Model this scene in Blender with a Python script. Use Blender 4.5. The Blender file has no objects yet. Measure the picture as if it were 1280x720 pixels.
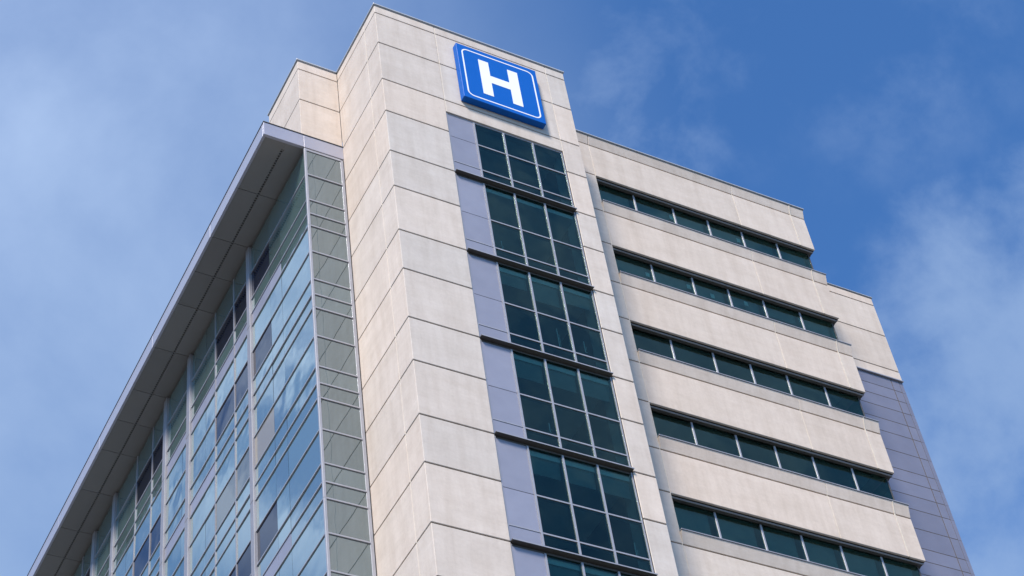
import bpy, bmesh, math, random
from mathutils import Matrix, Vector, noise

random.seed(7)
S = bpy.context.scene
COL = S.collection
RAD = math.radians
ZT = 61.4            # height of the tower parapet above the ground
FL = 4.2             # storey height

# ------------------------------------------------------------------ camera
cam_d = bpy.data.cameras.new("camera")
cam = bpy.data.objects.new("camera", cam_d)
COL.objects.link(cam)
cam_d.sensor_width = 36.0
cam_d.lens = 2335.65 / 1280.0 * 36.0
cam_d.clip_start = 0.5
cam_d.clip_end = 12000.0
r_right = Vector((0.881017, -0.458625, -0.116070))
r_down = Vector((0.270086, 0.689038, -0.672518))
r_fwd = Vector((0.388410, 0.561151, 0.730922))
m = Matrix((r_right, -r_down, -r_fwd)).transposed().to_4x4()
m.translation = Vector((-20.044, -34.823, -59.800 + ZT))
cam.matrix_world = m
S.camera = cam

# ------------------------------------------------------------------ light
SUN_EL, SUN_X, SUN_Y = 46.0, -1.0, -0.96       # the sun stands behind the viewer's left
sun_dir = Vector((SUN_X, SUN_Y, 0)).normalized() * math.cos(RAD(SUN_EL))
sun_dir.z = math.sin(RAD(SUN_EL))
sd = bpy.data.lights.new("sun", 'SUN')
sd.energy = 2.7
sd.angle = RAD(12.0)                              # thin cloud in front of the sun
sd.color = (1.0, 0.90, 0.79)
sun = bpy.data.objects.new("sun", sd)
COL.objects.link(sun)
sun.rotation_euler = (-sun_dir).to_track_quat('-Z', 'Y').to_euler()
sun.location = (-60, -60, 120)

world = bpy.data.worlds.new("World")
S.world = world
world.use_nodes = True
nt = world.node_tree
nt.nodes.clear()
N = nt.nodes.new
L = nt.links.new
out = N('ShaderNodeOutputWorld')
bg = N('ShaderNodeBackground')
bg.inputs['Strength'].default_value = 0.10
sky = N('ShaderNodeTexSky')
sky.sky_type = 'NISHITA'
sky.sun_disc = False
sky.sun_elevation = RAD(SUN_EL)
sky.sun_rotation = math.atan2(SUN_X, SUN_Y)      # clockwise from +Y
sky.air_density = 1.0
sky.dust_density = 0.6
sky.ozone_density = 2.5
tc = N('ShaderNodeTexCoord')
DIR = tc.outputs['Generated']


def mathn(op, a, b=None, clamp=False):
    n = N('ShaderNodeMath')
    n.operation = op
    n.use_clamp = clamp
    for i, v in enumerate((a, b)):
        if v is None:
            continue
        if isinstance(v, (int, float)):
            n.inputs[i].default_value = v
        else:
            L(v, n.inputs[i])
    return n.outputs[0]


def fbm(scale, detail, rough, offset, dist=0.0):
    mp = N('ShaderNodeMapping')
    mp.inputs['Location'].default_value = offset
    L(DIR, mp.inputs['Vector'])
    n = N('ShaderNodeTexNoise')
    n.inputs['Scale'].default_value = scale
    n.inputs['Detail'].default_value = detail
    n.inputs['Roughness'].default_value = rough
    n.inputs['Distortion'].default_value = dist
    L(mp.outputs[0], n.inputs['Vector'])
    return n.outputs['Fac']


def patch(d, deg0, deg1):
    """1 within deg0 of direction d, falling to 0 at deg1"""
    dp = N('ShaderNodeVectorMath')
    dp.operation = 'DOT_PRODUCT'
    dp.inputs[1].default_value = Vector(d).normalized()
    nrm = N('ShaderNodeVectorMath')
    nrm.operation = 'NORMALIZE'
    L(DIR, nrm.inputs[0])
    L(nrm.outputs[0], dp.inputs[0])
    mr = N('ShaderNodeMapRange')
    mr.interpolation_type = 'SMOOTHSTEP'
    mr.inputs['From Min'].default_value = math.cos(RAD(deg1))
    mr.inputs['From Max'].default_value = math.cos(RAD(deg0))
    L(dp.outputs['Value'], mr.inputs['Value'])
    return mr.outputs[0]


def ramp(v, lo, hi):
    mr = N('ShaderNodeMapRange')
    mr.interpolation_type = 'SMOOTHSTEP'
    mr.inputs['From Min'].default_value = lo
    mr.inputs['From Max'].default_value = hi
    L(v, mr.inputs['Value'])
    return mr.outputs[0]


# cloud cover: a thin veil towards the left of the view, a fleecy bank low on the right, wisps
soft = fbm(4.2, 8.0, 0.55, (3.1, 1.7, 0.4), 0.12)
fine = fbm(17.0, 8.0, 0.60, (0.3, 2.2, 5.0), 0.15)
tex = mathn('ADD', mathn('MULTIPLY', soft, 0.70), mathn('MULTIPLY', fine, 0.30))
veil = patch((0.115, 0.70, 0.70), 4, 25)
c_veil = mathn('MULTIPLY', veil, mathn('ADD', 0.36, mathn('MULTIPLY', ramp(soft, 0.32, 0.68), 0.36)))
bank = patch((0.660, 0.490, 0.570), 3.0, 14.5)
c_bank = mathn('MULTIPLY', ramp(mathn('ADD', tex, mathn('MULTIPLY', bank, 0.25)), 0.57, 0.80), 0.64)
c_bank = mathn('MULTIPLY', c_bank, ramp(bank, 0.0, 0.25))
wisp_tex = ramp(mathn('ADD', mathn('MULTIPLY', soft, 0.45), mathn('MULTIPLY', fine, 0.55)), 0.44, 0.64)
wisps = None
for d, r0, r1, amt in (((0.425, 0.478, 0.768), 0.5, 4.5, 0.30), ((0.525, 0.375, 0.765), 0.5, 5.0, 0.18),
                       ((0.395, 0.432, 0.810), 1.0, 8.0, 0.17), ((0.33, 0.46, 0.825), 1.0, 7.0, 0.20)):
    w_ = mathn('MULTIPLY', mathn('MULTIPLY', patch(d, r0, r1), wisp_tex), amt)
    wisps = w_ if wisps is None else mathn('MAXIMUM', wisps, w_)
c_wisp = mathn('MAXIMUM', wisps, mathn('MULTIPLY', ramp(tex, 0.54, 0.70), 0.12))
west = patch((-0.30, 0.66, 0.70), 8, 32)       # streaked cloud beyond the left, mirrored in the glass
c_west = mathn('MULTIPLY', west, mathn('ADD', 0.10, mathn('MULTIPLY', ramp(tex, 0.48, 0.62), 0.62)))
puff = patch((-0.302, 0.664, 0.684), 1.5, 6.0)
c_puff = mathn('MULTIPLY', puff, mathn('ADD', 0.16, mathn('MULTIPLY', ramp(fbm(8.0, 8.0, 0.58, (7.7, 0.2, 3.1), 0.2), 0.44, 0.57), 0.80)))
south = patch((0.37, -0.55, 0.75), 8, 34)      # broken cloud behind the viewer, mirrored in the front windows
c_puff = mathn('MAXIMUM', c_puff, mathn('MULTIPLY', south, mathn('MULTIPLY', ramp(tex, 0.44, 0.62), 0.42)))
cover = mathn('MAXIMUM', mathn('MAXIMUM', c_veil, c_wisp), mathn('MAXIMUM', c_bank, mathn('MAXIMUM', c_west, c_puff)))
deep = N('ShaderNodeMix')
deep.data_type = 'RGBA'
deep.blend_type = 'MULTIPLY'
deep.inputs['Factor'].default_value = 1.0
L(sky.outputs[0], deep.inputs[6])
deep.inputs[7].default_value = (0.40, 0.70, 1.0, 1)      # clear, very dry air
mix = N('ShaderNodeMix')
mix.data_type = 'RGBA'
L(cover, mix.inputs['Factor'])
L(deep.outputs[2], mix.inputs[6])
# clouds nearer the sun are the brighter ones
glow = N('ShaderNodeMix')
glow.data_type = 'RGBA'
L(patch((sun_dir.x, sun_dir.y, sun_dir.z), 20, 96), glow.inputs['Factor'])
glow.inputs[6].default_value = (1.7, 2.4, 3.65, 1)
glow.inputs[7].default_value = (6.0, 7.0, 8.8, 1)
L(glow.outputs[2], mix.inputs[7])
L(mix.outputs[2], bg.inputs['Color'])
L(bg.outputs[0], out.inputs['Surface'])

S.view_settings.view_transform = 'Standard'
S.view_settings.look = 'None'
S.view_settings.exposure = 1.10
S.view_settings.gamma = 1.0
S.view_settings.use_curve_mapping = False
S.render.resolution_x, S.render.resolution_y = 1024, 576


# ------------------------------------------------------------------ materials
def mat(name):
    mt = bpy.data.materials.new(name)
    mt.use_nodes = True
    t = mt.node_tree
    t.nodes.clear()
    o = t.nodes.new('ShaderNodeOutputMaterial')
    return mt, t, o


def tnoise(t, scale, detail=5, rough=0.55, stretch=(1, 1, 1)):
    c = t.nodes.new('ShaderNodeTexCoord')
    mp = t.nodes.new('ShaderNodeMapping')
    mp.inputs['Scale'].default_value = stretch
    t.links.new(c.outputs['Object'], mp.inputs['Vector'])
    n = t.nodes.new('ShaderNodeTexNoise')
    n.inputs['Scale'].default_value = scale
    n.inputs['Detail'].default_value = detail
    n.inputs['Roughness'].default_value = rough
    t.links.new(mp.outputs[0], n.inputs['Vector'])
    return n.outputs['Fac']


def tramp(t, v, lo, hi, a, b):
    mr = t.nodes.new('ShaderNodeMapRange')
    mr.inputs['From Min'].default_value = lo
    mr.inputs['From Max'].default_value = hi
    mr.inputs['To Min'].default_value = a
    mr.inputs['To Max'].default_value = b
    t.links.new(v, mr.inputs['Value'])
    return mr.outputs[0]


def tmix(t, f, a, b, mode='MIX'):
    n = t.nodes.new('ShaderNodeMix')
    n.data_type = 'RGBA'
    n.blend_type = mode
    for s, v in ((n.inputs['Factor'], f), (n.inputs[6], a), (n.inputs[7], b)):
        if isinstance(v, (int, float)):
            s.default_value = v
        elif isinstance(v, tuple):
            s.default_value = v if len(v) == 4 else (*v, 1)
        else:
            t.links.new(v, s)
    return n.outputs[2]


def concrete(name, base, warm, vary=0.10):
    """cast concrete panels: mottled, faintly streaked, each panel its own tone"""
    mt, t, o = mat(name)
    p = t.nodes.new('ShaderNodeBsdfPrincipled')
    p.inputs['Roughness'].default_value = 0.85
    p.inputs['Specular IOR Level'].default_value = 0.25
    at = t.nodes.new('ShaderNodeAttribute')
    at.attribute_name = 'tone'
    blot = tnoise(t, 0.9, 8, 0.68)
    grain = tnoise(t, 9.0, 6, 0.7)
    streak = tnoise(t, 1.6, 6, 0.65, (1.6, 1.6, 0.16))
    lay = tnoise(t, 1.2, 6, 0.7, (0.35, 0.35, 2.2))
    c = tmix(t, tramp(t, at.outputs['Fac'], 0, 1, 0, 1), base, warm)
    wn = t.nodes.new('ShaderNodeTexWhiteNoise')
    wn.noise_dimensions = '1D'
    t.links.new(at.outputs['Fac'], wn.inputs['W'])
    c = tmix(t, 1.0, c, tmix(t, wn.outputs['Value'], (0.955, 0.955, 0.955), (1.035, 1.035, 1.035)), 'MULTIPLY')
    c = tmix(t, 1.0, c, tmix(t, tramp(t, blot, 0.3, 0.7, 0, 1), (1 - vary, 1 - vary * 1.12, 1 - vary * 1.25), (1 + vary * .6, 1 + vary * .55, 1 + vary * .5)), 'MULTIPLY')
    c = tmix(t, 1.0, c, tmix(t, tramp(t, streak, 0.30, 0.56, 0, 1), (0.925, 0.91, 0.893), (1.03, 1.03, 1.03)), 'MULTIPLY')
    c = tmix(t, 1.0, c, tmix(t, tramp(t, lay, 0.36, 0.66, 0, 1), (0.96, 0.95, 0.935), (1.03, 1.03, 1.03)), 'MULTIPLY')
    c = tmix(t, 1.0, c, tmix(t, tramp(t, grain, 0.3, 0.7, 0, 1), (0.955, 0.955, 0.955), (1.04, 1.04, 1.04)), 'MULTIPLY')
    t.links.new(c, p.inputs['Base Color'])
    b = t.nodes.new('ShaderNodeBump')
    b.inputs['Strength'].default_value = 0.25
    b.inputs['Distance'].default_value = 0.02
    t.links.new(grain, b.inputs['Height'])
    t.links.new(b.outputs[0], p.inputs['Normal'])
    t.links.new(p.outputs[0], o.inputs[0])
    return mt


def plain(name, col, rough=0.5, metal=0.0, spec=0.5, vary=0.05, scale=3.0, stretch=(1, 1, 1), tone=0.0):
    mt, t, o = mat(name)
    p = t.nodes.new('ShaderNodeBsdfPrincipled')
    p.inputs['Metallic'].default_value = metal
    p.inputs['Specular IOR Level'].default_value = spec
    n = tnoise(t, scale, 6, 0.6, stretch)
    lo = tuple(x * (1 - vary) for x in col)
    hi = tuple(x * (1 + vary) for x in col)
    c = tmix(t, tramp(t, n, 0.3, 0.7, 0, 1), lo, hi)
    if tone:
        at = t.nodes.new('ShaderNodeAttribute')
        at.attribute_name = 'tone'
        c = tmix(t, 1.0, c, tmix(t, at.outputs['Fac'], (1 - tone,) * 3, (1 + tone,) * 3), 'MULTIPLY')
    t.links.new(c, p.inputs['Base Color'])
    t.links.new(tramp(t, n, 0.3, 0.7, rough * 0.85, min(1, rough * 1.15)), p.inputs['Roughness'])
    t.links.new(p.outputs[0], o.inputs[0])
    return mt


def coated_glass(name, body, ior, rough=0.012, wob=0.012, tint=(1, 1, 1)):
    """mirror-coated curtain wall glass in front of a closed, dark interior"""
    mt, t, o = mat(name)
    p = t.nodes.new('ShaderNodeBsdfPrincipled')
    at = t.nodes.new('ShaderNodeAttribute')
    at.attribute_name = 'tone'
    t.links.new(tmix(t, at.outputs['Fac'], tuple(x * 0.8 for x in body), tuple(x * 1.25 for x in body)), p.inputs['Base Color'])
    p.inputs['Roughness'].default_value = rough
    p.inputs['IOR'].default_value = ior
    p.inputs['Specular Tint'].default_value = (*tint, 1)
    n = tnoise(t, 0.55, 2, 0.5)
    b = t.nodes.new('ShaderNodeBump')
    b.inputs['Strength'].default_value = 1.0
    b.inputs['Distance'].default_value = wob
    t.links.new(n, b.inputs['Height'])
    t.links.new(b.outputs[0], p.inputs['Normal'])
    t.links.new(p.outputs[0], o.inputs[0])
    return mt


def clear_glass(name, tint, ior):
    """tinted see-through pane: Fresnel mirror over a coloured transparent sheet"""
    mt, t, o = mat(name)
    tr = t.nodes.new('ShaderNodeBsdfTransparent')
    tr.inputs['Color'].default_value = (*tint, 1)
    gl = t.nodes.new('ShaderNodeBsdfGlossy')
    gl.inputs['Roughness'].default_value = 0.01
    gl.inputs['Color'].default_value = (0.64, 0.95, 0.80, 1)      # greenish coating
    n = tnoise(t, 0.5, 2, 0.5)
    b = t.nodes.new('ShaderNodeBump')
    b.inputs['Distance'].default_value = 0.015
    t.links.new(n, b.inputs['Height'])
    t.links.new(b.outputs[0], gl.inputs['Normal'])
    fr = t.nodes.new('ShaderNodeFresnel')
    fr.inputs['IOR'].default_value = ior
    mx = t.nodes.new('ShaderNodeMixShader')
    t.links.new(fr.outputs[0], mx.inputs[0])
    t.links.new(tr.outputs[0], mx.inputs[1])
    t.links.new(gl.outputs[0], mx.inputs[2])
    t.links.new(mx.outputs[0], o.inputs[0])
    return mt


M = dict(
    wall=concrete('precast_concrete', (0.56, 0.51, 0.465), (0.665, 0.555, 0.465), 0.09),
    band=concrete('spandrel_concrete', (0.57, 0.505, 0.445), (0.615, 0.515, 0.435), 0.08),
    joint=plain('dark_joint', (0.105, 0.078, 0.050), 0.9, vary=0.2),  # dark brown joint colour
    seal=plain('joint_sealant', (0.60, 0.53, 0.44), 0.8, vary=0.12, scale=6),
    coping=plain('coping_metal', (0.46, 0.47, 0.48), 0.45, 0.3),
    alu=plain('anodised_aluminium', (0.345, 0.345, 0.375), 0.48, 0.25, vary=0.06),
    mullion=plain('mullion_grey', (0.27, 0.265, 0.29), 0.5, 0.15, 0.4, vary=0.06),
    cap_shade=plain('coping_gap_shadow', (0.20, 0.20, 0.20), 0.6),  # dark strip under the coping: the gap's shadow put into its colour
    ledge=plain('ledge_metal', (0.085, 0.08, 0.075), 0.5, 0.0, 0.3),
    lav=plain('lavender_metal_panel', (0.305, 0.305, 0.36), 0.38, 0.25, vary=0.05, scale=1.2, tone=0.05),
    clad=plain('grey_violet_cladding', (0.235, 0.232, 0.285), 0.38, 0.3, vary=0.06, scale=1.0, tone=0.06),
    fascia=plain('fascia_metal', (0.40, 0.395, 0.45), 0.36, 0.35, vary=0.03, scale=0.8),
    soffit=plain('soffit_panel', (0.218, 0.211, 0.20), 0.55, 0.1, vary=0.05, scale=1.0, tone=0.06),
    slot=plain('vent_slot_dark', (0.02, 0.02, 0.02), 0.7),
    mirror=coated_glass('mirror_curtain_glass', (0.075, 0.125, 0.12), 6.0, tint=(0.88, 0.97, 1.0)),
    curtain=coated_glass('coated_curtain_glass', (0.046, 0.064, 0.068), 3.25, tint=(0.78, 0.92, 1.0)),
    dark=coated_glass('dark_vent_glass', (0.006, 0.009, 0.020), 1.55, 0.015, tint=(0.48, 0.66, 1.0)),
    blindglass=coated_glass('pane_with_beige_blind', (0.24, 0.215, 0.175), 1.9, 0.05),
    greyreflect=coated_glass('pane_with_grey_reflection', (0.10, 0.115, 0.11), 2.2, 0.03),  # dull grey reflection put into the pane's colour
    clear=clear_glass('tinted_window_glass', (0.40, 0.66, 0.64), 1.56),
    blind=plain('roller_blind_cloth', (0.20, 0.22, 0.21), 0.8, vary=0.12, scale=2.0),
    paper=plain('paper', (0.75, 0.75, 0.70), 0.8),
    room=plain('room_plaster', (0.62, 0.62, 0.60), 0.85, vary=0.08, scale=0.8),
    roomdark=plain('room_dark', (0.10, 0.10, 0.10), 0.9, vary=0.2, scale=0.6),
    roof=plain('roof_membrane', (0.32, 0.32, 0.31), 0.85, vary=0.12, scale=0.7),
    blue=plain('sign_blue', (0.001, 0.105, 0.44), 0.5, 0.0, 0.2, vary=0.02),
    white=plain('sign_white', (0.86, 0.86, 0.87), 0.45, vary=0.01),
    ground=plain('paving', (0.125, 0.12, 0.11), 0.85, vary=0.25, scale=0.15),
)


# ------------------------------------------------------------------ mesh builder
class MB:
    def __init__(self):
        self.v, self.f, self.mi, self.tone = [], [], [], []

    def add(self, verts, faces, mi=0, tone=None):
        tone = random.random() if tone is None else tone
        n = len(self.v)
        self.v += [tuple(p) for p in verts]
        for f in faces:
            self.f.append(tuple(i + n for i in f))
            self.mi.append(mi)
            self.tone.append(tone)

    def quad(self, a, b, c, d, mi=0, tone=None):
        self.add([a, b, c, d], [(0, 1, 2, 3)], mi, tone)

    def box(self, x0, x1, y0, y1, z0, z1, mi=0, tone=None, bev=0.0, side=None):
        x0, x1 = min(x0, x1), max(x0, x1)
        y0, y1 = min(y0, y1), max(y0, y1)
        z0, z1 = min(z0, z1), max(z0, z1)
        self.hexa([(x0, y0, z0), (x1, y0, z0), (x1, y1, z0), (x0, y1, z0),
                   (x0, y0, z1), (x1, y0, z1), (x1, y1, z1), (x0, y1, z1)], mi, tone, bev, side)

    def hexa(self, p, mi=0, tone=None, bev=0.0, side=None):
        F = [(0, 3, 2, 1), (4, 5, 6, 7), (0, 1, 5, 4), (1, 2, 6, 5), (2, 3, 7, 6), (3, 0, 4, 7)]
        if not bev:
            self.add(p, F, mi, tone)
            return
        bm = bmesh.new()
        vs = [bm.verts.new(q) for q in p]
        for f in F:
            bm.faces.new([vs[i] for i in f])
        bmesh.ops.bevel(bm, geom=bm.edges[:], offset=bev, segments=1, affect='EDGES', profile=0.5)
        bm.verts.index_update()
        n = len(self.tone)
        self.add([v.co[:] for v in bm.verts], [[v.index for v in f.verts] for f in bm.faces], mi, tone)
        if side is not None:                      # separate tone for the left face: its sunlight put into the colour
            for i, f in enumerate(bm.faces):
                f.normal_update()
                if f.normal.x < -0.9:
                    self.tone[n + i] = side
        bm.free()

    def build(self, name, mats, parent=None, label=None):
        me = bpy.data.meshes.new(name)
        me.from_pydata([(a, b, c + ZT) for a, b, c in self.v], [], self.f)
        for k in (mats if isinstance(mats, (list, tuple)) else [mats]):
            me.materials.append(M[k])
        me.polygons.foreach_set('material_index', self.mi)
        at = me.attributes.new('tone', 'FLOAT', 'FACE')
        at.data.foreach_set('value', self.tone)
        me.update()
        o = bpy.data.objects.new(name, me)
        COL.objects.link(o)
        if parent:
            o.parent = parent
        if label:
            o['label'] = label
        return o


def thing(name, label, cat, loc=(0, 0, 0)):
    o = bpy.data.objects.new(name, None)
    COL.objects.link(o)
    o.location = loc
    o['label'] = label
    o['category'] = cat
    return o


# ------------------------------------------------------------------ ground
g = MB()
g.quad((-4000, -4000, -ZT), (4000, -4000, -ZT), (4000, 4000, -ZT), (-4000, 4000, -ZT))
g.build('ground', 'ground')['kind'] = 'structure'

# ------------------------------------------------------------------ building
B = thing('hospital_building', 'tall cream concrete tower block with dark glass windows and a grey overhanging roof', 'building')

G = 0.022            # half width of a horizontal joint
V = 0.012            # half width of a vertical joint
BASE = -ZT + 0.004
WX = 8.24            # tower width
YC = 3.48            # plane of the narrow glass end beside the tower
XC = -1.56           # plane of the long glass wall
R = 2.35             # plane of the banded wing

# levels of the horizontal joints in the tower
lv = [-0.11, -0.57, -2.52, -4.79]
k = 1
while True:
    a, b = -2.50 - FL * k, -4.78 - FL * k
    if b < BASE + 1:
        break
    lv += [a, b]
    k += 1
lv.append(BASE)

TW = MB()
XL, XR = 2.53, 7.39
TY = 6.35            # back of the tower top
for i in range(len(lv) - 1):
    z1, z0 = lv[i] - (G if i else 0), lv[i + 1] + G
    if i == len(lv) - 2:
        z0 = BASE
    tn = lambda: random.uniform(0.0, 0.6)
    lt = random.uniform(0.5, 1.0)  # left-side panels warmer and lighter: the sunlit side put into the tone
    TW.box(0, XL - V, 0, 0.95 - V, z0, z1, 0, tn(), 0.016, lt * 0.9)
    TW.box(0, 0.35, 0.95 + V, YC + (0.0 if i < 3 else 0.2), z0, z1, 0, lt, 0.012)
    TW.box(XR + V, WX, 0, 0.95, z0, z1, 0, tn(), 0.016)
    if i < 3:
        TW.box(XL + V, XR - V, 0, 0.35, z0, z1, 0, tn(), 0.012)
    TW.box(WX - 0.35, WX, 0.95 + V, R + 0.2 if i > 2 else TY, z0, z1, 0, tn(), 0.012)
# strip of wall between the last joint and the window head
TW.box(XL + V, XR - V, 0, 0.35, -5.49, -4.79 - G, 0, 0.3, 0.012)
# joint bed: dark behind the horizontal joints, pale sealant in the vertical ones
TW.box(0.03, XL - 0.012, 0.03, 0.9, BASE, -0.1, 1, 0.5)
TW.box(XR + 0.012, WX - 0.03, 0.03, 0.9, BASE, -0.1, 1, 0.5)
TW.box(XL - 0.012, XR + 0.012, 0.03, 0.3, -5.47, -0.1, 1, 0.5)
TW.box(0.03, 0.32, 0.9, YC - 0.02, BASE, -0.1, 1, 0.5)
TW.box(WX - 0.32, WX - 0.03, 0.9, TY - 0.05, BASE, -0.1, 1, 0.5)
TW.box(XL - V, XL + V, 0.008, 0.031, -5.47, -0.09, 2, 0.5)
TW.box(XR - V, XR + V, 0.008, 0.031, -5.47, -0.09, 2, 0.5)
TW.box(0.006, 0.031, 0.95 - V, 0.95 + V, BASE, -0.09, 2, 0.5)
TW.build('tower_wall', ['wall', 'joint', 'seal'], B)

# penthouse block behind the tower, above the overhanging roof
PX = -1.66
PH = MB()
pl = [-0.11, -0.62, -2.57, -4.74]
for i in range(3):
    z1, z0 = pl[i] - (G if i else 0), pl[i + 1] + (G if i < 2 else 0)
    PH.box(PX, -0.004, YC, TY, z0, z1, 0, random.uniform(0.5, 1.0), 0.014)
PH.box(PX + 0.03, -0.03, YC + 0.03, TY - 0.03, -4.7, -0.1, 1, 0.5)
PH.build('penthouse_wall', ['wall', 'joint'], B)

# coping round tower and penthouse, with the roofs inside
CP = MB()
def cap(x0, x1, y0, y1, z, h=0.12, w=0.045):
    CP.box(x0 - w, x1 + w, y0 - w, y1 + w, z - h * 0.62, z, 0, 0.5, 0.008)
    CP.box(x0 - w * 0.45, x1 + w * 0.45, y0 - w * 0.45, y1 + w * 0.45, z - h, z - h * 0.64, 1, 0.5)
cap(0, WX, 0, TY, 0.0)
cap(PX, -0.10, YC, TY, -0.002)
CP.build('coping', ['coping', 'cap_shade'], B)

# ------------------------------------------------------------------ tower windows
NW = 13
mull = [3.66, 4.885, 6.115]
for k in range(NW):
    zt = -5.49 if k == 0 else -4.80 - FL * k
    zm, zl, zb = -6.83 - FL * k, -8.29 - FL * k, -8.93 - FL * k
    zg = zb if k < NW - 1 else BASE
    f = MB()
    yf, yg = 0.05, 0.075
    w = 0.032
    f.box(XL, XL + 0.05, yf, 0.20, zb, zt)
    f.box(XR - 0.05, XR, yf, 0.20, zb, zt)
    f.box(XL + 0.05, XR - 0.05, yf + 0.01 if k == 0 else 0.071, 0.20, zt - 0.075, zt, 0 if k == 0 else 1)  # below a ledge the head is coloured dark for the ledge's shadow
    for x in mull:
        f.box(x - w, x + w, yf - 0.012, 0.20, zb, zt - 0.076)
    xs = [mull[0] + w, mull[1] - w, mull[1] + w, mull[2] - w, mull[2] + w, XR - 0.05]
    for a, b in zip(xs[::2], xs[1::2]):
        for z in (zm, zl):
            f.box(a, b, yf, 0.19, z - 0.026, z + 0.026)
        f.box(a, b, yf, 0.19, zb, zb + 0.05)
    f.box(XL + 0.05, mull[0] - w, yf, 0.19, zl - 0.012, zl + 0.03)
    fr = f.build('window', ['alu', 'ledge'], B)
    g = MB()
    for a, b in zip(xs[::2], xs[1::2]):
        for z0, z1 in ((zm + 0.03, zt - 0.076), (zl + 0.03, zm - 0.03), (zb + 0.05, zl - 0.03)):
            d = [random.uniform(-0.002, 0.002) for _ in range(3)]
            g.quad((a, yg + d[0], z0), (b, yg + d[1], z0), (b, yg + d[1] + d[2], z1), (a, yg + d[0] + d[2], z1))
    g.build('pane', ['clear'], fr)
    p = MB()
    a, b = XL + 0.052, mull[0] - w - 0.002
    for z0, z1 in ((zm + 0.008, zt - 0.078), (zl + 0.033, zm - 0.008), (zb + 0.002, zl - 0.014)):
        p.box(a, b, 0.065, 0.16, z0, z1, 0, random.random(), 0.006)
    p.box(a, b, 0.08, 0.15, zb + 0.01, zt - 0.08, 1, 0.5)
    p.build('metal_panel', ['lav', 'joint'], fr, 'plain lavender grey metal panel')
    l = MB()
    l.box(XL + 0.003, XR - 0.003, -0.105, 0.19, zb - 0.04, zb - 0.002, 0, 0.5)
    l.box(XL + 0.003, XR - 0.003, -0.112, -0.106, zb - 0.042, zb, 1, 0.5)
    l.build('ledge', ['ledge', 'alu'], fr)
    drop = {2: 0.55, 3: 0.72, 4: 0.66, 5: 0.62}.get(k, 0)
    if drop:
        bl = MB()
        for i, (a, b) in enumerate(zip(xs[::2], xs[1::2])):
            dd = drop + random.choice((0, 0, 0.01, 0.03)) + (0.35 if (k, i) in ((5, 0), (2, 1)) else 0)
            bl.box(a + 0.02, b - 0.02, 0.26, 0.265, zt - dd - 0.28, zt - 0.06)
        bl.build('roller_blind', ['blind'], fr)
    for kk, x, z1, z0 in ((3, 5.70, -15.35, -16.30), (4, 4.72, -20.0, -20.4), (5, 7.02, -24.2, -24.75), (1, 4.1, -11.6, -12.1), (2, 6.7, -15.6, -16.1)):
        if kk == k:
            cd = MB()
            cd.box(x - 0.012, x + 0.012, 0.22, 0.24, z0 - 0.2, z1 - 0.2)
            cd.box(x + 0.05, x + 0.062, 0.22, 0.24, z0 - 0.1, z1 - 0.45)
            cd.box(x - 0.012, x + 0.062, 0.22, 0.24, z0 - 0.21, z0 - 0.19)
            cd.build('blind_cord', ['paper'], fr)

# rooms behind the tower windows
IN = MB()
for k in range(NW):
    zb = -8.93 - FL * k
    IN.box(XL, XR, 0.2, 5.6, zb - 0.34, zb - 0.10, 0, 0.5)
IN.box(XL, XR, 0.2, 5.6, -5.46, -5.36, 0, 0.5)
IN.box(XL - 0.1, XL, 0.2, 5.7, BASE, -5.36, 0, 0.5)
IN.box(XR - 0.03, XR + 0.1, 0.21, 0.68, BASE, -5.37, 0, 0.5)
IN.box(XR - 0.001, XR + 0.1, 0.69, 5.7, BASE, -5.36, 1, 0.5)  # wall past the jamb coloured dark to stand for the room's unlit depth
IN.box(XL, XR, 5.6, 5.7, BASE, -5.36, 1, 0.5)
IN.box(4.5, 4.9, 2.6, 3.0, BASE, -5.5, 0, 0.5)
IN.build('interior_room', ['room', 'roomdark'], B)

# ------------------------------------------------------------------ banded wing
JX, MX, EX, SX = 10.60, 17.58, 20.58, 21.30
YB = 5.0             # plane of the far block
za = lambda k: -0.755 - FL * k
LEAN = 0.10
NS = 14


def lean_box(mb, x0, x1, z0, z1, y1, tone):
    mb.hexa([(x0, R, z0), (x1, R, z0), (x1, y1, z0), (x0, y1, z0),
             (x0, R - LEAN, z1), (x1, R - LEAN, z1), (x1, y1, z1), (x0, y1, z1)], 0, tone, 0.012)


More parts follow.
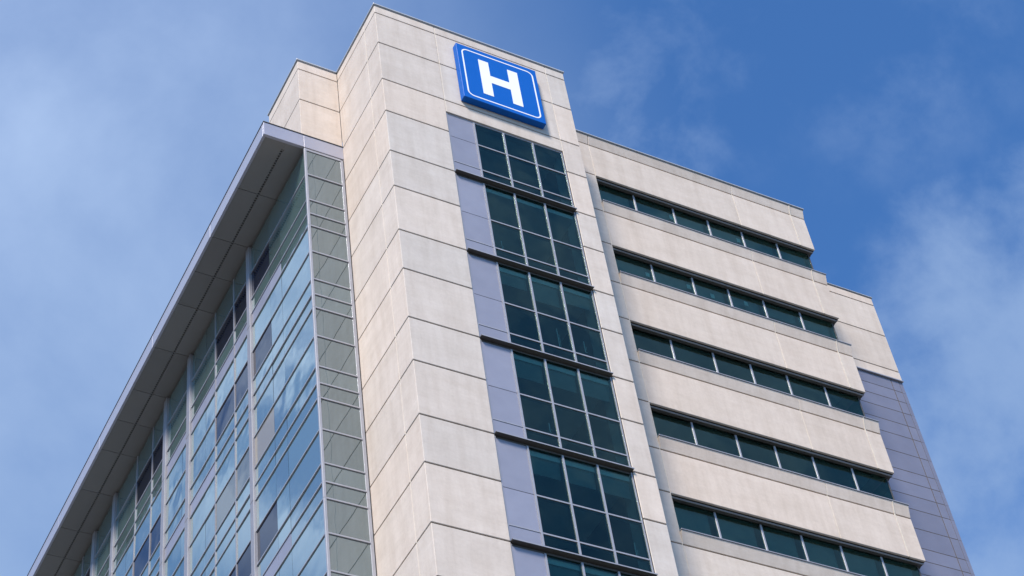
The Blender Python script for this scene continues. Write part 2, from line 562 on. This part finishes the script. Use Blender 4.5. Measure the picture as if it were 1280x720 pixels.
for k in range(NS):
    z = za(k)
    zt = z + (0.50 if k == 0 else 0.55)
    zb = z - 1.98
    if k == NS - 1:
        zb = BASE
    s = MB()
    tb = random.uniform(0.2, 0.8)
    cols = ((JX + V, MX - V), (MX + V, EX - V), (EX + V, SX))
    for x0, x1 in cols:
        yb = 2.62 if x1 < SX else YB + 0.5
        s.box(x0, x1, R, yb, zb, z - G, 0, tb + random.uniform(-.15, .15), 0.016)
        lean_box(s, x0, x1, z + G, zt, yb, tb + random.uniform(-.15, .15))
    s.box(JX + 0.02, SX - 0.03, R + 0.035, 2.60, zb + 0.02, z + 0.2, 1, 0.5)
    s.box(SX - 0.3, SX - 0.03, 2.6, YB, zb + 0.02, z + 0.2, 1, 0.5)
    for x in (MX, EX):
        ex = 0.020 if x == EX else 0.0
        s.hexa([(x - V - ex, R + 0.006 - ex, zb + 0.01), (x + V, R + 0.006 - ex, zb + 0.01), (x + V, R + 0.04, zb + 0.01), (x - V - ex, R + 0.04, zb + 0.01),
                (x - V - ex, R + 0.006 - ex, z), (x + V, R + 0.006 - ex, z), (x + V, R + 0.04, z), (x - V - ex, R + 0.04, z)], 2, 0.5)
        s.hexa([(x - V - ex, R + 0.006 - ex, z + 0.002), (x + V, R + 0.006 - ex, z + 0.002), (x + V, R + 0.04, z + 0.002), (x - V - ex, R + 0.04, z + 0.002),
                (x - V - ex, R - LEAN + 0.006 - ex, zt - 0.01), (x + V, R - LEAN + 0.006 - ex, zt - 0.01), (x + V, R - LEAN + 0.05, zt - 0.01), (x - V - ex, R - LEAN + 0.05, zt - 0.01)], 2, 0.5)
    sp = s.build('spandrel_wall', ['band', 'joint', 'seal'], B)
    c = MB()
    if k == 0:
        c.box(WX, SX + 0.04, R - LEAN - 0.045, R + 0.5, zt + 0.036, zt + 0.095, 0, 0.5, 0.008)
        c.box(WX, SX + 0.02, R - LEAN - 0.02, R + 0.5, zt + 0.001, zt + 0.034, 1, 0.5)
        c.build('coping', ['coping', 'cap_shade'], sp)
    else:
        c.box(JX, SX + 0.02, R - LEAN - 0.03, 2.62, zt + 0.002, zt + 0.045, 0, 0.5, 0.006)
        c.build('sill', ['alu'], sp)
    if k < NS - 1:
        h = MB()
        h.box(JX + 0.01, SX - 0.02, R + 0.075, R + 0.125, zb - 0.008, zb + 0.03, 1, 0.5)
        h.box(JX + 0.01, SX - 0.02, R + 0.125, R + 0.165, zb - 0.06, zb - 0.001, 2, 0.5, 0.005)
        h.box(JX + 0.01, SX - 0.02, R + 0.165, R + 0.33, zb - 0.035, zb - 0.001, 0, 0.5)
        h.box(SX - 0.13, SX - 0.02, R + 0.331, YB, zb - 0.06, zb - 0.001, 0, 0.5)
        h.build('head_trim', ['ledge', 'slot', 'alu'], sp)

# plain pier between the tower and the bands
PR = MB()
edges = []
for k in range(NS):
    edges += [za(k), za(k) - 1.97]
edges = [e for e in edges if e > BASE + 0.5] + [BASE]
lean_box(PR, WX - 0.1, JX - V, za(0) + G, za(0) + 0.50, 2.7, 0.35)
for a, b in zip(edges[:-1], edges[1:]):
    PR.box(WX - 0.1, JX - V, R, 2.95, b + (G if b > BASE else 0), a - G, 0, random.uniform(0.1, 0.4), 0.012)
PR.box(WX, JX - 0.03, R + 0.035, 2.9, BASE, za(0) + 0.3, 1, 0.5)
PR.box(JX - V, JX + V, R + 0.008, 2.9, BASE, za(0) + 0.01, 2, 0.5)
PR.build('pier_wall', ['band', 'joint', 'seal'], B)

rm = [12.50, 14.37, 16.05, 17.72, 19.49]
GY = R + 0.30
papers = {0: [(14.24, -3.35), (17.50, -3.37)], 1: [(12.28, -7.61), (14.17, -7.54), (15.24, -7.65), (16.86, -7.45), (19.50, -7.42)]}
for k in range(NS - 1):
    zt, zb = za(k) - 1.99, za(k + 1) + 0.45
    f = MB()
    for x in rm:
        f.box(x - 0.04, x + 0.04, GY - 0.03, GY + 0.06, zb, zt - 0.07, 0, 0.5, 0.006)
    f.box(SX - 0.21, SX - 0.15, GY - 0.01, GY + 0.05, zb, zt - 0.07, 1, 0.5)
    f.box(JX, JX + 0.05, GY - 0.03, GY + 0.10, zb, zt - 0.07, 0, 0.5)
    f.box(JX + 0.05, SX - 0.21, GY - 0.012, GY + 0.10, zb, zb + 0.10, 0, 0.5)
    fr = f.build('ribbon_window', ['alu', 'ledge'], B)
    g = MB()
    xs = [JX + 0.05] + sum([[x - 0.04, x + 0.04] for x in rm], []) + [SX - 0.21]
    for a, b in zip(xs[::2], xs[1::2]):
        d = [random.uniform(-0.002, 0.002) for _ in range(3)]
        g.quad((a, GY + d[0], zb + 0.1), (b, GY + d[1], zb + 0.1), (b, GY + d[1] + d[2], zt - 0.02), (a, GY + d[0] + d[2], zt - 0.02))
    g.quad((SX - 0.17, GY + 0.05, zb), (SX - 0.17, YB, zb), (SX - 0.17, YB, zt - 0.02), (SX - 0.17, GY + 0.05, zt - 0.02))
    g.build('pane', ['clear'], fr)
    if k == 4 or k > 6:
        bl = MB()
        for a, b in zip(xs[::2], xs[1::2]):
            bl.box(a + 0.03, b - 0.14, GY + 0.20, GY + 0.205, zb + 0.50 + 0.04 * random.random(), zt - 0.05)
        bl.build('roller_blind', ['blind'], fr)
    if k < 2:  # blinds added here to lighten the two upper rows
        bl = MB()
        for a, b in zip(xs[::2], xs[1::2]):
            bl.box(a + 0.03, b - 0.06, GY + 0.24, GY + 0.245, zt - random.uniform(0.55, 1.0), zt - 0.05)
        bl.build('roller_blind', ['blind'], fr)
    for x, z in papers.get(k, ()):
        pp = MB()
        pp.box(x - 0.09, x + 0.09, GY + 0.05, GY + 0.053, z - 0.115, z + 0.115)
        pp.build('notice', ['paper'], fr)

RI = MB()
for k in range(NS - 1):
    zt, zb = za(k) - 1.99, za(k + 1) + 0.45
    RI.box(JX, SX - 0.32, GY + 0.12, 8.2, zt + 0.02, zt + 0.2, 0, 0.5)
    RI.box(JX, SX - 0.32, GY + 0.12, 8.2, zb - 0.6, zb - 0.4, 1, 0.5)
    RI.box(JX + 0.02, SX - 0.32, GY + 0.13, GY + 0.2, zb - 0.4, zb, 0, 0.5)
    for x in (13.4, 17.6):
        RI.box(x, x + 0.4, 3.6, 4.0, zb - 0.4, zt, 0, 0.5)
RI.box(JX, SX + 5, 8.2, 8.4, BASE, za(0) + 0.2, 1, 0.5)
RI.box(JX - 0.15, JX - 0.02, 2.96, 8.2, BASE, za(0), 0, 0.5)
RI.build('interior_room', ['room', 'roomdark'], B)

# ------------------------------------------------------------------ far block
FX0, FX1 = 20.4, 26.66
FB = MB()
fl = [-0.97, -1.42, -3.39, -5.62, -6.15]
for i in range(4):
    z1, z0 = fl[i] - (G if i else 0), fl[i + 1] + (G if i < 3 else 0)
    FB.box(FX0, FX1, YB, 22, z0, z1, 0, random.uniform(0.2, 0.8), 0.014)
FB.box(FX0 + 0.03, FX1 - 0.03, YB + 0.03, 21.9, -6.14, -1.0, 1, 0.5)
fw = FB.build('end_block_wall', ['band', 'joint'], B)
c = MB()
c.box(FX0, FX1 + 0.04, YB - 0.045, 22.05, -0.93, -0.88, 0, 0.5, 0.008)
c.box(FX0, FX1 + 0.02, YB - 0.02, 22.02, -0.969, -0.932, 1, 0.5)
c.build('coping', ['coping', 'cap_shade'], fw)
c = MB()
c.box(FX0, FX1 + 0.03, YB - 0.035, 22.03, -6.215, -6.152, 0, 0.5, 0.006)
c.build('drip_trim', ['alu'], fw)

CL = MB()
zs = [-6.22, -6.87, -7.50, -8.19, -8.95]
z = -8.95
while z - FL > BASE:
    zs += [z - 0.76, z - 1.80, z - 2.82, z - 3.48, z - FL]
    z -= FL
zs.append(BASE)
for i in range(len(zs) - 1):
    h = 0.022 if (i % 5 == 3 or (i > 4 and (i - 4) % 5 == 4)) else 0.012
    z1, z0 = zs[i] - 0.017, zs[i + 1] + 0.017
    if z1 - z0 < 0.1:
        continue
    CL.box(FX0, 26.03 - 0.02, YB + 0.05, YB + 0.14, z0, z1, 0, random.random())
    CL.box(26.03 + 0.02, 26.45, YB + 0.05, YB + 0.14, z0, z1, 0, random.random())
    CL.box(26.475, FX1, YB + 0.056, 8.0, z0 - 0.012, z1 + 0.012, 0, random.random())
CL.box(FX0 + 0.02, 26.476, YB + 0.058, YB + 0.3, BASE, -6.22, 1, 0.5)
CL.box(FX1 - 0.3, FX1 - 0.01, 8.0, 22, BASE, -6.22, 0, 0.5)
CL.build('metal_cladding', ['clad', 'joint'], B, 'grey violet metal cladding in horizontal strips')

# ------------------------------------------------------------------ glass wing
PY = [(8.56, 8.96), (14.68, 15.13), (17.32, 17.76), (23.50, 23.93), (26.12, 26.56), (32.30, 32.73), (34.92, 35.36), (41.1, 41.53), (43.7, 44.1)]
WTOP = -5.56


def bays():
    out = [(YC, 8.66, [5.97, 6.98], [])]
    for i in range(8):
        a, b = PY[i][1], PY[i + 1][0]
        b += 0.10
        if i % 2 == 0:
            out.append((a, b, [a + 4.32], [a + 1.42, a + 3.31]))
        else:
            out.append((a, b, [a + 0.60], []))
    return out


NF = 8
TY0 = XC
lavender = {(0, 0), (0, 3), (1, 0), (2, 0), (2, 1), (1, 1), (0, 6), (3, 3), (4, 2), (5, 0), (5, 1), (6, 1), (7, 0), (2, 4), (1, 4)}


def pane(mb, y0, y1, z0, z1, mi, j=0.004):
    d = [random.uniform(-j, j) for _ in range(3)]
    mb.quad((XC + d[0], y1, z0), (XC + d[1], y0, z0), (XC + d[1] + d[2], y0, z1), (XC + d[0] + d[2], y1, z1), mi)


for bi, (y0, y1, seams, mulls) in enumerate(bays()):
    for k in range(NF):
        F0 = -9.88 - FL * k
        zt = WTOP if k == 0 else F0 + FL
        rows = [(zt, -7.04 - FL * k), (-7.04 - FL * k, -8.46 - FL * k), (-8.46 - FL * k, -9.22 - FL * k), (-9.22 - FL * k, F0)]
        f = MB()
        q = 0.03
        for ri, (a, b) in enumerate(rows):
            f.box(XC - 0.038, XC + 0.06, y0 + 0.045, y1, b - 0.022, b + 0.022, 1, 0.5)
        for y in (y0 + 0.052, y1 - 0.012):
            f.box(XC - 0.006, XC + 0.06, y - 0.010, y + 0.010, F0 + 0.022, zt - 0.03, 0, 0.5)
        for y in mulls:
            f.box(XC - 0.034, XC + 0.06, y - 0.032, y + 0.032, F0 + 0.03, zt - 0.03, 0, 0.5)
        fr = f.build('curtain_window', ['mullion', 'alu'], B)
        cuts = sorted([y0 + 0.05] + seams + mulls + [y1])
        g = MB()
        vent = MB()
        vlab = None
        met = MB()
        for ri, (a, b) in enumerate(rows):
            za_, zb_ = a - 0.022, b + 0.022
            for ci in range(len(cuts) - 1):
                c0 = cuts[ci] + (0.033 if cuts[ci] in mulls else 0.007)
                c1 = cuts[ci + 1] - (0.033 if cuts[ci + 1] in mulls else 0.007)
                if bi == 0:
                    isv = ri == 1 and ci == 2
                elif bi % 2 == 1:
                    isv = ri == 1 and ci in (0, 1)
                else:
                    isv = False
                lavrow = ri == 3 and (bi, k) in lavender
                if bi == 0 and ci == 0:
                    lavrow = False
                if bi % 2 == 1 and k in (1, 3, 5) and ci < 2:
                    lavrow = False
                if isv:
                    pane(vent, c0, c1, zb_, za_, 0, 0.006)
                elif lavrow:
                    met.box(XC - 0.01, XC + 0.03, c0, c1, zb_, za_, 0, random.random())
                else:
                    pane(g, c0, c1, zb_, za_, 0)
            for s in seams:
                g.box(XC + 0.004, XC + 0.03, s - 0.012, s + 0.012, zb_, za_, 1, 0.5)
        g.build('pane', ['mirror', 'slot'], fr)
        if vent.v:
            beige = (bi, k) in ((0, 2), (3, 4), (5, 3))
            grey = (bi, k) in ((1, 2), (5, 1), (1, 5))
            vent.build('vent_pane', ['blindglass' if beige else 'greyreflect' if grey else 'dark'], fr,
                       'pane with a drawn beige blind' if beige else 'opening pane with a grey reflection put into its colour' if grey else 'darker opening pane')
        if met.v:
            met.build('metal_panel', ['lav'], fr, 'lavender grey metal strip')

# narrow glazed end beside the tower
for k in range(NF):
    F0 = -9.88 - FL * k
    zt = WTOP if k == 0 else F0 + FL
    rows = [(zt, -7.04 - FL * k), (-7.04 - FL * k, -8.46 - FL * k), (-8.46 - FL * k, -9.22 - FL * k), (-9.22 - FL * k, F0)]
    f = MB()
    for a, b in rows:
        f.box(XC + 0.05, -0.15, YC - 0.035, YC + 0.06, b - 0.026, b + 0.026, 0, 0.5)
    if k == 0:
        f.box(XC + 0.05, -0.15, YC - 0.03, YC + 0.06, zt - 0.10, zt, 0, 0.5)
    f.box(XC - 0.04, XC + 0.05, YC - 0.04, YC + 0.05, F0, zt, 0, 0.5, 0.006)
    f.box(-0.15, -0.035, YC - 0.012, YC + 0.06, F0, zt, 0, 0.5, 0.006)
    f.box(-0.035, -0.001, YC - 0.005, YC + 0.06, F0, zt, 1, 0.5)
    fr = f.build('end_window', ['alu', 'slot'], B)
    g = MB()
    for a, b in rows:
        d = [random.uniform(-0.003, 0.003) for _ in range(3)]
        g.quad((XC + 0.05, YC + d[0], b + 0.028), (-0.15, YC + d[1], b + 0.028), (-0.15, YC + d[1] + d[2], a - 0.028), (XC + 0.05, YC + d[0] + d[2], a - 0.028))
    g.build('pane', ['curtain'], fr)

ZLOW = -9.88 - FL * (NF - 1) - 0.03
for a, b in PY:
    p = MB()
    p.box(XC - 0.10, XC + 0.06, a + 0.10, b - 0.002, ZLOW, WTOP + 0.06, 0, 0.5, 0.01)
    for k in range(NF):
        z = -9.88 - FL * k
        p.box(XC - 0.103, XC - 0.098, a + 0.11, b - 0.01, z - 0.01, z + 0.01, 1, 0.5)
    p.build('pilaster', ['mullion', 'joint'], B)

# body behind the glass and the storeys below the part in view
BD = MB()
BD.box(XC + 0.065, 8.0, YC + 0.22, 44.1, ZLOW, WTOP + 0.06, 0, 0.5)
BD.box(XC, 8.0, YC, 44.1, BASE, ZLOW - 0.002, 1, 0.5)
z = ZLOW - FL
while z > BASE + 1:
    BD.box(XC - 0.03, XC, YC - 0.03, 44.1, z - 0.3, z + 0.3, 0, 0.5)
    z -= FL
BD.build('lower_wall', ['lav', 'curtain'], B)
RF = MB()
RF.box(0.3, 21.0, 8.4, 30, -6.2, -0.95, 0, 0.5)
RF.box(8.0, 20.3, 2.8, 8.4, -1.0, -0.75, 0, 0.5)
RF.box(0.3, 7.8, 0.4, 6.2, -0.5, -0.3, 0, 0.5)
RF.build('roof', ['roof'], B)

# overhanging roof slab
CX = -3.17
CZ0, CZ1 = -5.48, -4.77
fa = MB()
fy = [YC - 0.02, 8.77, 15.0, 21.32, 26.6, 32.5, 38.5, 44.4]
fa.box(CX, XC - 0.035, YC - 0.02, YC + 0.1, CZ0, CZ1, 0, 0.4, 0.008)
fa.box(XC - 0.025, -0.004, YC - 0.02, YC + 0.1, CZ0, CZ1, 0, 0.7, 0.008)
for a, b in zip(fy[:-1], fy[1:]):
    fa.box(CX, CX + 0.1, (a if a > YC else YC + 0.1) + 0.006, b - 0.006, CZ0, CZ1, 0, random.random(), 0.008)
fa.box(CX + 0.03, -0.01, YC + 0.04, 44.3, CZ0 + 0.09, CZ1 - 0.02, 1, 0.5)
fa.box(CX - 0.02, -0.004, YC - 0.045, 44.4, CZ1 + 0.002, CZ1 + 0.03, 2, 0.5)
ov = fa.build('overhanging_roof', ['fascia', 'slot', 'ledge'], B)
so = MB()
sy = [YC + 0.1, 6.20, 8.77, 10.64, 12.46, 15.0, 17.53, 19.42, 21.32, 23.95, 26.59, 28.5, 30.3, 32.5, 35.1, 37.0, 38.9, 41.3, 44.3]
for a, b in zip(sy[:-1], sy[1:]):
    t = random.random()
    so.box(CX + 0.105, -2.30, a + 0.010, b - 0.010, CZ0 + 0.035, CZ0 + 0.085, 0, t, 0.004)
    so.box(-2.22, XC + 0.06, a + 0.010, b - 0.010, CZ0 + 0.035, CZ0 + 0.085, 0, t + 0.1, 0.004)
so.box(-2.302, -2.218, YC + 0.1, YC + 0.42, CZ0 + 0.0352, CZ0 + 0.085, 0, 0.5)
so.box(XC + 0.06, -0.01, YC + 0.02, YC + 0.3, CZ0 - 0.08, CZ0 + 0.085, 0, 0.3)
so.build('soffit', ['soffit'], ov)
sl = MB()
y = YC + 0.45
while y < 44:
    sl.box(-2.298, -2.222, y, y + 0.05, CZ0 + 0.045, CZ0 + 0.085, 0, 0.5)
    y += 0.12
sl.build('vent_slot', ['soffit'], ov)

# ------------------------------------------------------------------ sign
SG = thing('hospital_sign', 'square blue sign with a white letter H and thin white border', 'sign', (4.95, 0.0, ZT - 4.53))
PXA, PXB, PZA, PZB = 3.225, 6.685, -4.535, -1.135
TH = 0.285


def sign_part(mb, name, mats):
    o = mb.build(name, mats)
    for v in o.data.vertices:
        v.co -= Vector(SG.location)
    o.parent = SG
    return o


s = MB()
s.box(PXA, PXB, -TH, -0.012, PZA, PZB, 0, 0.5, 0.012)
sign_part(s, 'sign_box', ['blue'])


def round_rect(x0, x1, z0, z1, r, n=8):
    pts = []
    for cx, cz, a0 in ((x1 - r, z1 - r, 0), (x0 + r, z1 - r, 90), (x0 + r, z0 + r, 180), (x1 - r, z0 + r, 270)):
        for i in range(n + 1):
            a = RAD(a0 + 90 * i / n)
            pts.append((cx + r * math.cos(a), cz + r * math.sin(a)))
    return pts


def ring(mb, outer, inner, y0, y1):
    n = len(outer)
    vs = [(x, y0, z) for x, z in outer] + [(x, y0, z) for x, z in inner] + [(x, y1, z) for x, z in outer] + [(x, y1, z) for x, z in inner]
    fs = []
    for i in range(n):
        j = (i + 1) % n
        fs += [(i, i + n, j + n, j), (i + 2 * n, j + 2 * n, j + 3 * n, i + 3 * n), (i, j, j + 2 * n, i + 2 * n), (i + n, i + 3 * n, j + 3 * n, j + n)]
    mb.add(vs, fs, 0, 0.5)


b = MB()
ring(b, round_rect(3.415, 6.52, -4.345, -1.36, 0.27), round_rect(3.472, 6.463, -4.288, -1.417, 0.213), -TH - 0.006, -TH)
sign_part(b, 'border', ['white'])
h = MB()
y0, y1 = -TH - 0.008, -TH
o_ = [(4.105, -3.93), (4.535, -3.93), (4.535, -3.06), (5.36, -3.06), (5.36, -3.93), (5.79, -3.93),
      (5.79, -1.76), (5.36, -1.76), (5.36, -2.61), (4.535, -2.61), (4.535, -1.76), (4.105, -1.76)]
n = len(o_)
h.add([(x, y0, z) for x, z in o_] + [(x, y1, z) for x, z in o_],
      [tuple(range(n)), tuple(range(2 * n - 1, n - 1, -1))] + [(i, i + n, (i + 1) % n + n, (i + 1) % n) for i in range(n)], 0, 0.5)
sign_part(h, 'letter', ['white'])
